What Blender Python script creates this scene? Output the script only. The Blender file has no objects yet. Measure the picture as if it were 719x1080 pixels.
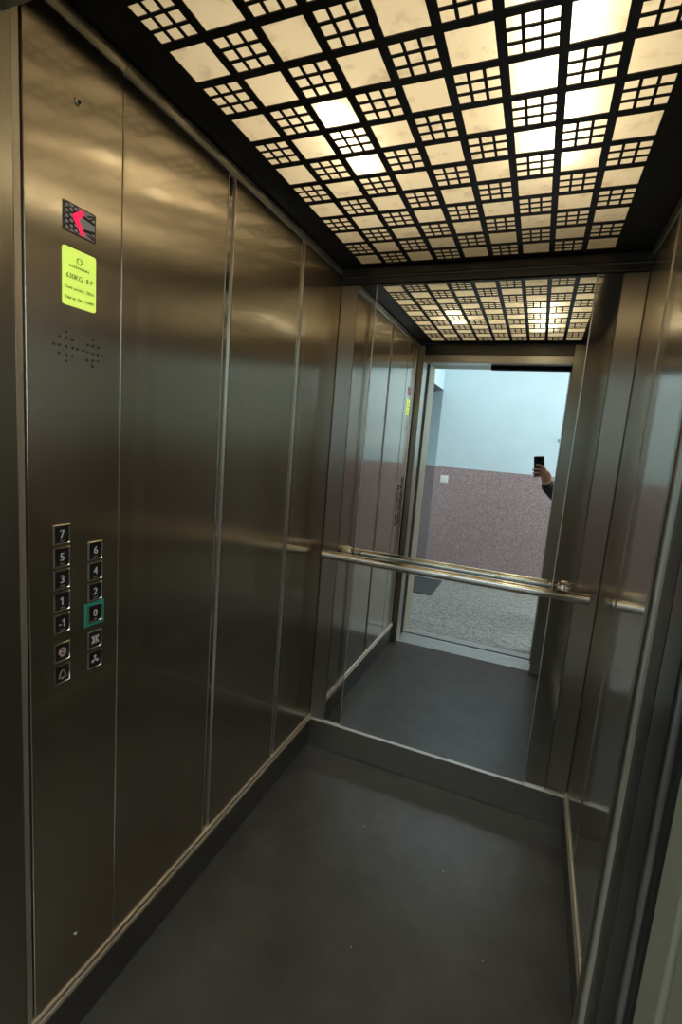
import bpy, bmesh, math, random
from mathutils import Vector, Matrix

random.seed(7)
S = bpy.context.scene
COL = S.collection

# ------------------------------------------------------------------ dimensions (metres)
W, D = 1.10, 1.397            # lift car: x 0..W, y 0 (door) .. D (mirror wall)
ZC = 2.1137                   # ceiling sheet
HS = 0.1328                   # skirting height
OX1, OX2, OZ = 0.0425, 0.9566, 1.990   # car door opening
MX1, MX2 = 0.1556, 0.9448     # mirror edges
ZB = 2.048                    # bottom of the beam above the mirror
CAM = Vector((0.83845, -0.52806, 1.41428))
HALLY = -1.95                 # far wall of the landing
HALLZ = 2.62

# ------------------------------------------------------------------ material helpers
def new_mat(name):
    m = bpy.data.materials.new(name); m.use_nodes = True
    nt = m.node_tree; b = nt.nodes['Principled BSDF']
    return m, nt, b

def node(nt, typ, **kw):
    n = nt.nodes.new(typ)
    for k, v in kw.items(): setattr(n, k, v)
    return n

def plain(name, col, rough=0.5, metal=0.0, spec=0.5, noise=0.0, nscale=40, emit=None, estr=0.0, coat=0.0):
    m, nt, b = new_mat(name)
    b.inputs['Base Color'].default_value = (*col, 1)
    b.inputs['Roughness'].default_value = rough
    b.inputs['Metallic'].default_value = metal
    b.inputs['Specular IOR Level'].default_value = spec
    b.inputs['Coat Weight'].default_value = coat
    if noise:
        tc = node(nt, 'ShaderNodeTexCoord'); n = node(nt, 'ShaderNodeTexNoise')
        n.inputs['Scale'].default_value = nscale; n.inputs['Detail'].default_value = 4
        nt.links.new(tc.outputs['Object'], n.inputs['Vector'])
        r = node(nt, 'ShaderNodeValToRGB')
        r.color_ramp.elements[0].position = 0.3; r.color_ramp.elements[1].position = 0.7
        r.color_ramp.elements[0].color = (*[c*(1-noise) for c in col], 1)
        r.color_ramp.elements[1].color = (*[min(1, c*(1+noise)) for c in col], 1)
        nt.links.new(n.outputs['Fac'], r.inputs['Fac']); nt.links.new(r.outputs['Color'], b.inputs['Base Color'])
    if emit:
        b.inputs['Emission Color'].default_value = (*emit, 1); b.inputs['Emission Strength'].default_value = estr
    return m

def steel(name, col, rough, aniso=0.0, coat=0.0, coat_rough=0.05, wob=0.0, streak=0.06):
    """stainless sheet, vertical grain: tangent is horizontal, so glints spread sideways"""
    m, nt, b = new_mat(name)
    b.inputs['Metallic'].default_value = 1
    b.inputs['Anisotropic'].default_value = aniso
    b.inputs['Coat Weight'].default_value = coat
    b.inputs['Coat Roughness'].default_value = coat_rough
    b.inputs['Coat IOR'].default_value = 1.5
    geo = node(nt, 'ShaderNodeNewGeometry')
    cr = node(nt, 'ShaderNodeVectorMath', operation='CROSS_PRODUCT')
    cr.inputs[0].default_value = (0.0002, 0.0001, 1)
    nt.links.new(geo.outputs['True Normal'], cr.inputs[1])
    nt.links.new(cr.outputs['Vector'], b.inputs['Tangent'])
    tc = node(nt, 'ShaderNodeTexCoord')
    mp = node(nt, 'ShaderNodeMapping'); mp.inputs['Scale'].default_value = (260, 260, 1.2)
    n = node(nt, 'ShaderNodeTexNoise'); n.inputs['Scale'].default_value = 1; n.inputs['Detail'].default_value = 2
    nt.links.new(tc.outputs['Object'], mp.inputs['Vector']); nt.links.new(mp.outputs['Vector'], n.inputs['Vector'])
    n2 = node(nt, 'ShaderNodeTexNoise'); n2.inputs['Scale'].default_value = 4.5; n2.inputs['Detail'].default_value = 5
    nt.links.new(tc.outputs['Object'], n2.inputs['Vector'])
    mr = node(nt, 'ShaderNodeMapRange')
    mr.inputs['To Min'].default_value = rough*0.96; mr.inputs['To Max'].default_value = rough*1.04
    nt.links.new(n2.outputs['Fac'], mr.inputs['Value']); nt.links.new(mr.outputs['Result'], b.inputs['Roughness'])
    mc = node(nt, 'ShaderNodeMapRange'); mc.inputs['To Min'].default_value = 1-streak; mc.inputs['To Max'].default_value = 1+streak
    nt.links.new(n.outputs['Fac'], mc.inputs['Value'])
    vm = node(nt, 'ShaderNodeVectorMath', operation='SCALE'); vm.inputs[0].default_value = col
    nt.links.new(mc.outputs['Result'], vm.inputs['Scale']); nt.links.new(vm.outputs['Vector'], b.inputs['Base Color'])
    if wob:
        n3 = node(nt, 'ShaderNodeTexNoise'); n3.inputs['Scale'].default_value = 5.0; n3.inputs['Detail'].default_value = 1.5
        nt.links.new(tc.outputs['Object'], n3.inputs['Vector'])
        bp = node(nt, 'ShaderNodeBump'); bp.inputs['Strength'].default_value = 1; bp.inputs['Distance'].default_value = wob
        nt.links.new(n3.outputs['Fac'], bp.inputs['Height']); nt.links.new(bp.outputs['Normal'], b.inputs['Normal'])
    return m

def speckle(name, base, dark, light, scale, rough, coat=0.0, spec=0.5):
    m, nt, b = new_mat(name)
    tc = node(nt, 'ShaderNodeTexCoord')
    v = node(nt, 'ShaderNodeTexVoronoi'); v.inputs['Scale'].default_value = scale
    nt.links.new(tc.outputs['Object'], v.inputs['Vector'])
    sp = node(nt, 'ShaderNodeSeparateColor'); nt.links.new(v.outputs['Color'], sp.inputs['Color'])
    r = node(nt, 'ShaderNodeValToRGB'); r.color_ramp.interpolation = 'LINEAR'
    e = r.color_ramp.elements
    e[0].position = 0.0; e[0].color = (*dark, 1)
    e[1].position = 1.0; e[1].color = (*light, 1)
    k = e.new(0.5); k.color = (*base, 1)
    nt.links.new(sp.outputs['Red'], r.inputs['Fac']); nt.links.new(r.outputs['Color'], b.inputs['Base Color'])
    b.inputs['Roughness'].default_value = rough; b.inputs['Coat Weight'].default_value = coat
    b.inputs['Specular IOR Level'].default_value = spec
    return m

M = {}
M['wall_steel'] = steel('brushed_wall_steel', (0.57, 0.495, 0.39), 0.252, 1.0, 0.85, 0.065, 0.0)
M['side_steel'] = M['wall_steel']
M['strip_steel'] = steel('brushed_corner_steel', (0.54, 0.49, 0.42), 0.36, 1.0, 0.0, 0.05, 0.0004)
M['polished'] = steel('polished_dark_steel', (0.60, 0.57, 0.52), 0.09, 0.5, 0.0, 0.05, 0.0002, 0.03)
M['frame_steel'] = steel('satin_jamb_steel', (0.46, 0.42, 0.35), 0.30, 0.6, 0.0, 0.06, 0.0)
M['chrome'] = steel('groove_chrome', (0.60, 0.56, 0.50), 0.13, 0.0, 0.0, 0.05, 0.0012, 0.02)
M['trim'] = steel('satin_trim_steel', (0.80, 0.72, 0.60), 0.52, 0.0, 0.0, 0.05, 0.0)
M['glint_steel'] = steel('joint_glint_steel', (0.66, 0.61, 0.54), 0.34, 0.0, 0.0, 0.05, 0.0)  # bright tone stands for glints beside the wall joints
M['line_trim'] = steel('bright_line_steel', (0.9, 0.9, 0.88), 0.45, 0.0, 0.0, 0.05, 0.0)
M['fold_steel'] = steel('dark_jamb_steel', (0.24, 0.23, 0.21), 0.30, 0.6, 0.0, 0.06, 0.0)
M['rail'] = steel('bright_rail_steel', (0.95, 0.91, 0.84), 0.13, 0.0, 0.0, 0.05, 0.0)
M['skirt'] = steel('dark_skirting_steel', (0.30, 0.29, 0.275), 0.42, 0.4, 0.0, 0.05, 0.0)
M['skirt_back'] = steel('lit_satin_skirting_steel', (0.50, 0.47, 0.42), 0.40, 0.4, 0.0, 0.05, 0.0)  # lighter copy of the skirting steel, light from the hall put into colour
M['edge_trim'] = steel('slanted_edge_steel', (0.92, 0.83, 0.69), 0.30, 0.0, 0.0, 0.05, 0.0)
M['header_steel'] = steel('header_steel', (0.52, 0.48, 0.42), 0.30, 0.6, 0.0, 0.06, 0.0)
M['beam'] = steel('dark_beam_steel', (0.11, 0.10, 0.09), 0.35, 0.3, 0.0, 0.05, 0.0)
M['sill'] = steel('ribbed_sill_aluminium', (0.72, 0.74, 0.73), 0.42, 0.0, 0.0, 0.05, 0.0)
M['gap'] = plain('dark_gap', (0.012, 0.012, 0.012), 0.8, noise=0.2)
M['black_sheet'] = plain('black_ceiling_sheet', (0.018, 0.016, 0.013), 0.42, spec=0.3, noise=0.15, nscale=9)
M['white_box'] = plain('white_light_box', (0.80, 0.74, 0.62), 0.8, noise=0.03)
M['hall_blue'] = plain('pale_blue_paint', (0.62, 0.765, 0.805), 0.75, noise=0.025, nscale=5)
M['hall_ceiling'] = plain('white_ceiling_paint', (0.8, 0.8, 0.78), 0.8, noise=0.02, nscale=4)
M['dado'] = speckle('speckled_pink_brown_dado', (0.36, 0.26, 0.257), (0.26, 0.18, 0.18), (0.50, 0.41, 0.40), 150, 0.42)
M['soffit'] = plain('soffit_shade_grey', (0.16, 0.17, 0.175), 0.7, noise=0.05)  # dark grey holds the shade under the soffit
M['dado_strip'] = plain('pale_corner_guard', (0.34, 0.28, 0.28), 0.5, noise=0.05)
M['terrazzo'] = speckle('grey_terrazzo', (0.34, 0.355, 0.325), (0.18, 0.19, 0.17), (0.52, 0.53, 0.49), 75, 0.4)
M['landing'] = plain('grey_green_landing_frame', (0.33, 0.315, 0.22), 0.38, noise=0.05, nscale=6)
M['mat'] = plain('dark_grey_mat', (0.075, 0.08, 0.078), 0.95, noise=0.4, nscale=260)
M['white_plastic'] = plain('white_plastic', (0.82, 0.82, 0.80), 0.4, noise=0.01)
M['black_plastic'] = plain('black_plastic', (0.02, 0.02, 0.021), 0.4, noise=0.1)
M['button_face'] = plain('button_face_black', (0.018, 0.017, 0.016), 0.35, noise=0.1)
M['legend'] = plain('white_legend', (0.72, 0.70, 0.66), 0.45, noise=0.02)
M['legend_red'] = plain('pinkish_legend', (0.62, 0.45, 0.43), 0.45, noise=0.02)
M['legend_gold'] = plain('tan_legend', (0.42, 0.36, 0.26), 0.45, noise=0.02)
M['green_glow'] = plain('green_halo', (0.02, 0.16, 0.11), 0.4, emit=(0.02, 0.42, 0.27), estr=0.10)
M['lit_label'] = plain('lit_yellow_green_plate', (0.62, 0.75, 0.15), 0.5, emit=(0.70, 0.92, 0.13), estr=0.80, noise=0.0)
M['label_ink'] = plain('label_ink', (0.08, 0.12, 0.02), 0.6, emit=(0.26, 0.36, 0.05), estr=0.30)
M['lcd'] = plain('grey_display_glass', (0.20, 0.18, 0.17), 0.25, noise=0.05, emit=(0.30, 0.26, 0.24), estr=0.30)
M['lcd_dark'] = plain('dark_display_segment', (0.012, 0.010, 0.010), 0.35, noise=0.1)
M['red_led'] = plain('red_lit_arrow', (0.7, 0.02, 0.08), 0.4, emit=(1.0, 0.015, 0.10), estr=0.85)
M['skin'] = plain('skin', (0.50, 0.28, 0.22), 0.5, noise=0.06, nscale=60)
M['jacket'] = plain('dark_olive_jacket', (0.022, 0.026, 0.018), 0.85, noise=0.3, nscale=120)
M['trousers'] = plain('dark_trousers', (0.03, 0.033, 0.045), 0.9, noise=0.2, nscale=120)
M['hair'] = plain('dark_brown_hair', (0.03, 0.02, 0.014), 0.6, noise=0.3, nscale=90)
M['phone'] = plain('dark_violet_phone', (0.022, 0.016, 0.03), 0.3, noise=0.05)
M['lens'] = plain('lens_glass', (0.006, 0.006, 0.008), 0.05)
M['eye_white'] = plain('eye_white', (0.8, 0.78, 0.75), 0.3)

# floor: dark rubber with a few pale specks
def floor_mat():
    m, nt, b = new_mat('dark_rubber_floor')
    tc = node(nt, 'ShaderNodeTexCoord')
    n = node(nt, 'ShaderNodeTexNoise'); n.inputs['Scale'].default_value = 7; n.inputs['Detail'].default_value = 6; n.inputs['Roughness'].default_value = 0.65
    nt.links.new(tc.outputs['Object'], n.inputs['Vector'])
    r = node(nt, 'ShaderNodeValToRGB')
    r.color_ramp.elements[0].position = 0.32; r.color_ramp.elements[0].color = (0.070, 0.068, 0.062, 1)
    r.color_ramp.elements[1].position = 0.72; r.color_ramp.elements[1].color = (0.112, 0.109, 0.101, 1)
    nt.links.new(n.outputs['Fac'], r.inputs['Fac'])
    v = node(nt, 'ShaderNodeTexVoronoi'); v.inputs['Scale'].default_value = 16
    nt.links.new(tc.outputs['Object'], v.inputs['Vector'])
    lt = node(nt, 'ShaderNodeMath', operation='LESS_THAN'); lt.inputs[1].default_value = 0.035
    nt.links.new(v.outputs['Distance'], lt.inputs[0])
    sp = node(nt, 'ShaderNodeSeparateColor'); nt.links.new(v.outputs['Color'], sp.inputs['Color'])
    gt = node(nt, 'ShaderNodeMath', operation='GREATER_THAN'); gt.inputs[1].default_value = 0.72
    nt.links.new(sp.outputs['Green'], gt.inputs[0])
    mu = node(nt, 'ShaderNodeMath', operation='MULTIPLY')
    nt.links.new(lt.outputs[0], mu.inputs[0]); nt.links.new(gt.outputs[0], mu.inputs[1])
    mx = node(nt, 'ShaderNodeMix', data_type='RGBA')
    nt.links.new(mu.outputs[0], mx.inputs['Factor']); nt.links.new(r.outputs['Color'], mx.inputs['A'])
    mx.inputs['B'].default_value = (0.6, 0.6, 0.56, 1)
    nt.links.new(mx.outputs['Result'], b.inputs['Base Color'])
    n4 = node(nt, 'ShaderNodeTexNoise'); n4.inputs['Scale'].default_value = 600
    nt.links.new(tc.outputs['Object'], n4.inputs['Vector'])
    bp = node(nt, 'ShaderNodeBump'); bp.inputs['Strength'].default_value = 0.25; bp.inputs['Distance'].default_value = 0.001
    nt.links.new(n4.outputs['Fac'], bp.inputs['Height']); nt.links.new(bp.outputs['Normal'], b.inputs['Normal'])
    b.inputs['Roughness'].default_value = 0.31; b.inputs['Specular IOR Level'].default_value = 0.65
    return m
M['floor'] = floor_mat()

def mirror_mat():
    m, nt, b = new_mat('silvered_mirror')
    b.inputs['Metallic'].default_value = 1; b.inputs['Roughness'].default_value = 0.0
    tc = node(nt, 'ShaderNodeTexCoord'); n = node(nt, 'ShaderNodeTexNoise'); n.inputs['Scale'].default_value = 3
    nt.links.new(tc.outputs['Object'], n.inputs['Vector'])
    r = node(nt, 'ShaderNodeValToRGB')
    r.color_ramp.elements[0].color = (0.84, 0.88, 0.88, 1); r.color_ramp.elements[1].color = (0.87, 0.90, 0.90, 1)
    nt.links.new(n.outputs['Fac'], r.inputs['Fac']); nt.links.new(r.outputs['Color'], b.inputs['Base Color'])
    return m
M['mirror'] = mirror_mat()

def diffuser_mat():
    m, nt, b = new_mat('opal_diffuser')
    tr = node(nt, 'ShaderNodeBsdfTranslucent')
    tc = node(nt, 'ShaderNodeTexCoord'); n = node(nt, 'ShaderNodeTexNoise'); n.inputs['Scale'].default_value = 30; n.inputs['Detail'].default_value = 6
    nt.links.new(tc.outputs['Object'], n.inputs['Vector'])
    r = node(nt, 'ShaderNodeValToRGB')
    r.color_ramp.elements[0].position = 0.28; r.color_ramp.elements[0].color = (0.60, 0.53, 0.42, 1)
    r.color_ramp.elements[1].position = 0.45; r.color_ramp.elements[1].color = (0.80, 0.74, 0.60, 1)
    nt.links.new(n.outputs['Fac'], r.inputs['Fac']); nt.links.new(r.outputs['Color'], tr.inputs['Color'])
    df = node(nt, 'ShaderNodeBsdfDiffuse'); df.inputs['Color'].default_value = (0.7, 0.66, 0.56, 1)
    mx = node(nt, 'ShaderNodeMixShader'); mx.inputs['Fac'].default_value = 0.25
    nt.links.new(tr.outputs[0], mx.inputs[1]); nt.links.new(df.outputs[0], mx.inputs[2])
    nt.links.new(mx.outputs[0], nt.nodes['Material Output'].inputs['Surface'])
    return m
M['diffuser'] = diffuser_mat()

# ------------------------------------------------------------------ geometry helpers
def link(o, parent=None):
    COL.objects.link(o)
    if parent is not None: o.parent = parent
    return o

def tag(o, label=None, cat=None, group=None, kind=None):
    if label: o['label'] = label
    if cat: o['category'] = cat
    if group: o['group'] = group
    if kind: o['kind'] = kind
    return o

def empty(name, loc=(0, 0, 0), parent=None):
    o = bpy.data.objects.new(name, None); o.location = loc; o.empty_display_size = 0.05
    return link(o, parent)

def obj(name, bm, mat, parent=None, bevel=0.0, segs=2, smooth=False, angle=40):
    me = bpy.data.meshes.new(name)
    bmesh.ops.recalc_face_normals(bm, faces=bm.faces[:])
    bm.to_mesh(me); bm.free()
    mats = mat if isinstance(mat, (list, tuple)) else [mat]
    for m in mats: me.materials.append(m)
    o = bpy.data.objects.new(name, me); link(o, parent)
    if parent is not None:
        o.matrix_parent_inverse = Matrix.Translation(parent.location).inverted() if parent.parent is None else \
            (Matrix.Translation(parent.parent.location) @ parent.matrix_parent_inverse @ Matrix.Translation(parent.location)).inverted()
    if bevel:
        b = o.modifiers.new('edge', 'BEVEL'); b.width = bevel; b.segments = segs; b.limit_method = 'ANGLE'; b.angle_limit = math.radians(40)
        for p in me.polygons: p.use_smooth = True
        b.harden_normals = True
    if smooth:
        for p in me.polygons: p.use_smooth = True
        try: me.set_sharp_from_angle(angle=math.radians(angle))
        except Exception: pass
    return o

def add_box(bm, x0, x1, y0, y1, z0, z1, mi=0):
    v = [bm.verts.new(c) for c in ((x0, y0, z0), (x1, y0, z0), (x1, y1, z0), (x0, y1, z0), (x0, y0, z1), (x1, y0, z1), (x1, y1, z1), (x0, y1, z1))]
    for f in ((0, 3, 2, 1), (4, 5, 6, 7), (0, 1, 5, 4), (1, 2, 6, 5), (2, 3, 7, 6), (3, 0, 4, 7)):
        bm.faces.new([v[i] for i in f]).material_index = mi

def box(name, x0, x1, y0, y1, z0, z1, mat, parent=None, bevel=0.0, segs=2):
    bm = bmesh.new(); add_box(bm, x0, x1, y0, y1, z0, z1)
    return obj(name, bm, mat, parent, bevel, segs)

def struct(o):
    o['kind'] = 'structure'; return o

def add_cyl(bm, a, b, r0, r1=None, n=20, caps=True):
    a, b = Vector(a), Vector(b); r1 = r0 if r1 is None else r1
    d = (b-a).normalized(); u = d.orthogonal().normalized(); w = d.cross(u)
    A, B = [], []
    for i in range(n):
        t = 2*math.pi*i/n; k = u*math.cos(t)+w*math.sin(t)
        A.append(bm.verts.new(a+k*r0)); B.append(bm.verts.new(b+k*r1))
    for i in range(n):
        j = (i+1) % n; bm.faces.new((A[i], A[j], B[j], B[i]))
    if caps: bm.faces.new(A[::-1]); bm.faces.new(B)

def add_sphere(bm, c, r, sx=1, sy=1, sz=1, seg=20, ring=12, rot=None):
    mat = Matrix.Translation(Vector(c)) @ (rot.to_4x4() if rot is not None else Matrix()) @ Matrix.Diagonal((sx*r, sy*r, sz*r, 1))
    bmesh.ops.create_uvsphere(bm, u_segments=seg, v_segments=ring, radius=1, matrix=mat)

def add_profile(bm, pts, axis, a, b):
    """extrude a closed 2-D profile along an axis; pts are (p,q) in the other two axes (cyclic order)"""
    def at(t, p, q):
        return {'x': (t, p, q), 'y': (p, t, q), 'z': (p, q, t)}[axis]
    A = [bm.verts.new(at(a, p, q)) for p, q in pts]; B = [bm.verts.new(at(b, p, q)) for p, q in pts]
    n = len(pts)
    for i in range(n):
        j = (i+1) % n; bm.faces.new((A[i], A[j], B[j], B[i]))
    bm.faces.new(A[::-1]); bm.faces.new(B)

LW = Matrix(((0, 0, 1, 0), (1, 0, 0, 0), (0, 1, 0, 0), (0, 0, 0, 1)))   # local x->+Y, y->+Z, z->+X : seen on the left wall

def text_bm(body, size, M4, depth=0.0004, align='CENTER', sx=1.0):
    cu = bpy.data.curves.new('t', 'FONT'); cu.body = body; cu.size = size; cu.align_x = align; cu.align_y = 'CENTER'
    cu.extrude = depth; cu.resolution_u = 3
    o = bpy.data.objects.new('t', cu); COL.objects.link(o)
    dg = bpy.context.evaluated_depsgraph_get()
    me = bpy.data.meshes.new_from_object(o.evaluated_get(dg))
    bm = bmesh.new(); bm.from_mesh(me)
    bmesh.ops.transform(bm, matrix=M4 @ Matrix.Diagonal((sx, 1, 1, 1)), verts=bm.verts[:])
    bpy.data.objects.remove(o); bpy.data.curves.remove(cu); bpy.data.meshes.remove(me)
    return bm

def join_bm(dst, src):
    me = bpy.data.meshes.new('tmp'); src.to_mesh(me); src.free(); dst.from_mesh(me); bpy.data.meshes.remove(me)

def poly_bm(bm, pts, M4, depth=0.0006, z=0.0):
    """flat convex/concave polygon (local xy) with a little thickness"""
    A = [bm.verts.new(M4 @ Vector((x, y, z))) for x, y in pts]; B = [bm.verts.new(M4 @ Vector((x, y, z+depth))) for x, y in pts]
    n = len(pts)
    for i in range(n):
        j = (i+1) % n; bm.faces.new((A[i], A[j], B[j], B[i]))
    bm.faces.new(A[::-1]); bm.faces.new(B)

def bar_bm(bm, p, q, w, M4, depth=0.0006, z=0.0):
    p, q = Vector(p), Vector(q); d = (q-p).normalized(); n = Vector((-d.y, d.x))*w/2
    poly_bm(bm, [tuple(p+n), tuple(p-n), tuple(q-n), tuple(q+n)], M4, depth, z)

def ring_bm(bm, c, ro, ri, M4, n=20, depth=0.0006, z=0.0, sx=1, sy=1):
    vs = []
    for i in range(n):
        t = 2*math.pi*i/n; row = []
        for r, h in ((ro, 0), (ro, depth), (ri, depth), (ri, 0)):
            row.append(bm.verts.new(M4 @ Vector((c[0]+r*sx*math.cos(t), c[1]+r*sy*math.sin(t), z+h))))
        vs.append(row)
    for i in range(n):
        j = (i+1) % n
        for k in range(4):
            l = (k+1) % 4; bm.faces.new((vs[i][k], vs[j][k], vs[j][l], vs[i][l]))

# ================================================================== LIFT CAR: SETTING
struct(box('floor', 0.0, W, -0.022, D, -0.03, 0.0, M['floor']))

# ---- left wall: front post, plates and chrome joint grooves (control panel is its own thing)
JY = [(0.6102, 0.6436), (1.0330, 1.0600)]
def side_wall(name, xin, sgn, first):
    root = struct(empty(name, (xin, 0.7, 0)))
    def sx(a, b): return (min(xin+sgn*a, xin+sgn*b), max(xin+sgn*a, xin+sgn*b))
    ys = [first] + [v for j in JY for v in j] + [D-0.001]
    for i in range(0, len(ys), 2):
        a, b = sx(0, 0.016)
        box('panel', a, b, ys[i], ys[i+1], HS+0.012, 2.098, M['wall_steel'], root, 0.0035, 3)
    for (y0, y1) in JY:
        a, b = sx(0.0045, 0.014)
        bm = bmesh.new(); add_box(bm, a, b, y0-0.004, y1+0.004, HS+0.012, 2.098)
        obj('joint_groove', bm, M['chrome'], root)
        for yb in (y0, y1-0.0028):
            a, b = sx(-0.0008, 0.010)
            box('joint_glint', a, b, yb, yb+0.0028, HS+0.013, 2.086, M['glint_steel'], root, 0.0010, 3)  # added strip, draws the glint of the panel's bevelled edge
    a, b = sx(0.0165, 0.03)
    box('backing_plate', a, b, -0.1, D, 0, 2.2, M['skirt'], root)
    return root
wl = side_wall('wall_left', 0.0, -1, 0.2635)
box('corner_post', -0.016, 0.0, 0.040, 0.0555, HS+0.012, 2.098, M['trim'], wl, 0.002, 2)
box('corner_post', -0.016, 0.0, -0.004, 0.0395, HS+0.012, 2.098, M['wall_steel'], wl, 0.002, 2)
bm = bmesh.new(); add_cyl(bm, (-0.001, 0.018, 0.528), (0.0006, 0.018, 0.528), 0.0045, n=14)
obj('screw_hole', bm, M['gap'], wl)
wr = side_wall('wall_right', W, 1, 0.0)

# ---- skirtings and the bright bead along their tops
def bead(name, xin, sgn):
    bm = bmesh.new()
    z = HS
    for zc, r in ((z-0.0060, 0.0085), (z+0.0110, 0.0066)):
        pts = [(xin - sgn*r*1.1*math.cos(t), zc + r*math.sin(t)) for t in [math.radians(k) for k in range(-90, 91, 15)]]
        pts += [(xin + sgn*0.006, zc+r), (xin + sgn*0.006, zc-r)]
        add_profile(bm, pts, 'y', 0.0, D-0.002)
    return struct(obj(name, bm, M['trim'], None, smooth=True))
bead('trim_1', 0.0, -1); bead('trim_2', W, 1)
struct(box('baseboard_left', -0.016, 0.001, 0.0, D-0.004, 0.0, HS-0.010, M['skirt'], None, 0.0015))
struct(box('baseboard_right', W-0.001, W+0.016, 0.0, D-0.004, 0.0, HS-0.010, M['skirt'], None, 0.0015))
struct(box('baseboard_back', 0.0015, W-0.0015, D-0.006, D+0.012, 0.0, HS-0.003, M['skirt_back'], None, 0.002))
struct(box('trim_3', 0.002, W-0.002, D-0.0125, D+0.004, HS-0.003, HS+0.002, M['line_trim'], None, 0.0012))

# ---- back wall: brushed outer strips, polished inner strips, top beam
wb = struct(empty('wall_back', (W/2, D, 0)))
box('backing_plate', -0.03, W+0.03, D+0.014, D+0.03, 0, 2.2, M['skirt'], wb)
for x0, x1 in ((0.002, 0.0735), (1.0245, W-0.002)):
    box('corner_strip', x0, x1, D-0.0015, D+0.014, HS+0.003, ZB, M['strip_steel'], wb, 0.0015)
for x0, x1 in ((0.0750, MX1-0.001), (MX2+0.001, 1.0230)):
    box('polished_strip', x0, x1, D, D+0.014, HS+0.003, ZB, M['polished'], wb, 0.001)
tb = struct(box('trim_4', 0.002, W-0.002, D-0.010, D+0.012, ZB+0.0015, ZC-0.002, M['beam'], None, 0.003))
bm = bmesh.new()
pts = [(D-0.009-0.0055*math.cos(math.radians(k)), 2.0765+0.0055*math.sin(math.radians(k))) for k in range(-90, 91, 15)] + [(D-0.004, 2.082), (D-0.004, 2.071)]
add_profile(bm, pts, 'x', 0.004, W-0.004)
struct(obj('trim_5', bm, M['beam'], None, smooth=True))

# ---- top mouldings along the side walls
def cove(name, xin, sgn):
    bm = bmesh.new()
    # satin strip leaning out at the top, slightly rounded
    pts = [(xin + sgn*0.006, 2.1095)]
    for k in range(9):
        t = k/8; x = 0.0085 - 0.0055*t + 0.0010*(1-(2*t-1)**2)
        pts.append((xin - sgn*x, 2.1090 - 0.0215*t))
    pts.append((xin + sgn*0.006, 2.0865))
    add_profile(bm, pts, 'y', 0.0, 0.2620); add_profile(bm, pts, 'y', 0.2632, D-0.011)
    return struct(obj(name, bm, M['edge_trim'], None, smooth=True))
cove('trim_6', 0.0, -1); cove('trim_7', W, 1)

# ---- front wall of the car around the opening, with its folded jambs
wf = struct(empty('wall_front', (W/2, -0.05, 0)))
box('return_panel', -0.03, OX1-0.002, -0.100, -0.0045, 0.0, 2.11, M['frame_steel'], wf, 0.003)
box('jamb_fold', 0.0015, OX1, -0.095, 0.016, 0.002, 2.097, M['frame_steel'], wf, 0.004, 3)
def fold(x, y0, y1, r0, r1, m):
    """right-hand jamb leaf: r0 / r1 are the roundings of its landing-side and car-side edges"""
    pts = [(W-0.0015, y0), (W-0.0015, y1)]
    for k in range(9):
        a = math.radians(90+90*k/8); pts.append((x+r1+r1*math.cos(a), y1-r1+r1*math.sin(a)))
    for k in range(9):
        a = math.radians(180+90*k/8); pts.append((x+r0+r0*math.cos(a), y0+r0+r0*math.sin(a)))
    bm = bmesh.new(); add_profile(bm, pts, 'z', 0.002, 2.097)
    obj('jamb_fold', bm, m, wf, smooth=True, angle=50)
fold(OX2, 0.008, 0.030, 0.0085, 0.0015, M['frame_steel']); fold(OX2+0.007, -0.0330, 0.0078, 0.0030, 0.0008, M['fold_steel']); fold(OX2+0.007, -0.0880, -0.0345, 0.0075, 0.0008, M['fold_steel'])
box('return_panel', OX2+0.018, W+0.03, -0.112, -0.086, 0.0, 2.11, M['skirt'], wf)
box('header_panel', OX1, OX2, -0.095, 0.004, OZ, 2.040, M['header_steel'], wf, 0.002)
box('header_beam', 0.002, W-0.002, -0.06, 0.006, 2.041, ZC-0.002, M['beam'], wf, 0.002)
box('door_pocket', OX1-0.03, OX1-0.012, -0.196, -0.100, 0.0, 2.05, M['gap'], wf)
box('door_pocket', OX2+0.010, OX2+0.06, -0.149, -0.113, 0.0, 2.05, M['gap'], wf)
box('door_track', 0.47, OX2-0.001, -0.150, -0.100, OZ-0.022, OZ+0.03, M['gap'], wf)

# ---- door sills
sl = struct(empty('door_sill_floor', (0.5, -0.16, 0)))
bm = bmesh.new()
zz = [(-0.0225, -0.02), (-0.0225, 0.0)]
y = -0.0225
prof = [(y, -0.03), (y, 0.001)]
for k in range(5):
    y0 = -0.045 - k*0.030
    prof += [(y0, 0.001), (y0-0.002, -0.004), (y0-0.007, -0.004), (y0-0.009, 0.001)]
prof += [(-0.206, 0.001), (-0.206, -0.03)]
add_profile(bm, prof, 'x', OX1-0.04, OX2+0.04)
obj('car_sill', bm, M['sill'], sl)
box('sill_gap', OX1-0.04, OX2+0.04, -0.232, -0.206, -0.06, -0.02, M['gap'], sl)
bm = bmesh.new()
prof = [(-0.232, -0.03), (-0.232, 0.001)]
for k in range(2):
    y0 = -0.246 - k*0.026
    prof += [(y0, 0.001), (y0-0.002, -0.004), (y0-0.006, -0.004), (y0-0.008, 0.001)]
prof += [(-0.308, 0.001), (-0.308, -0.03)]
add_profile(bm, prof, 'x', OX1-0.06, OX2+0.06)
obj('landing_sill', bm, M['sill'], sl)

# ---- ceiling of the light box
struct(box('ceiling', -0.03, W+0.03, -0.1, D+0.03, 2.30, 2.32, M['white_box']))

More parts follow.
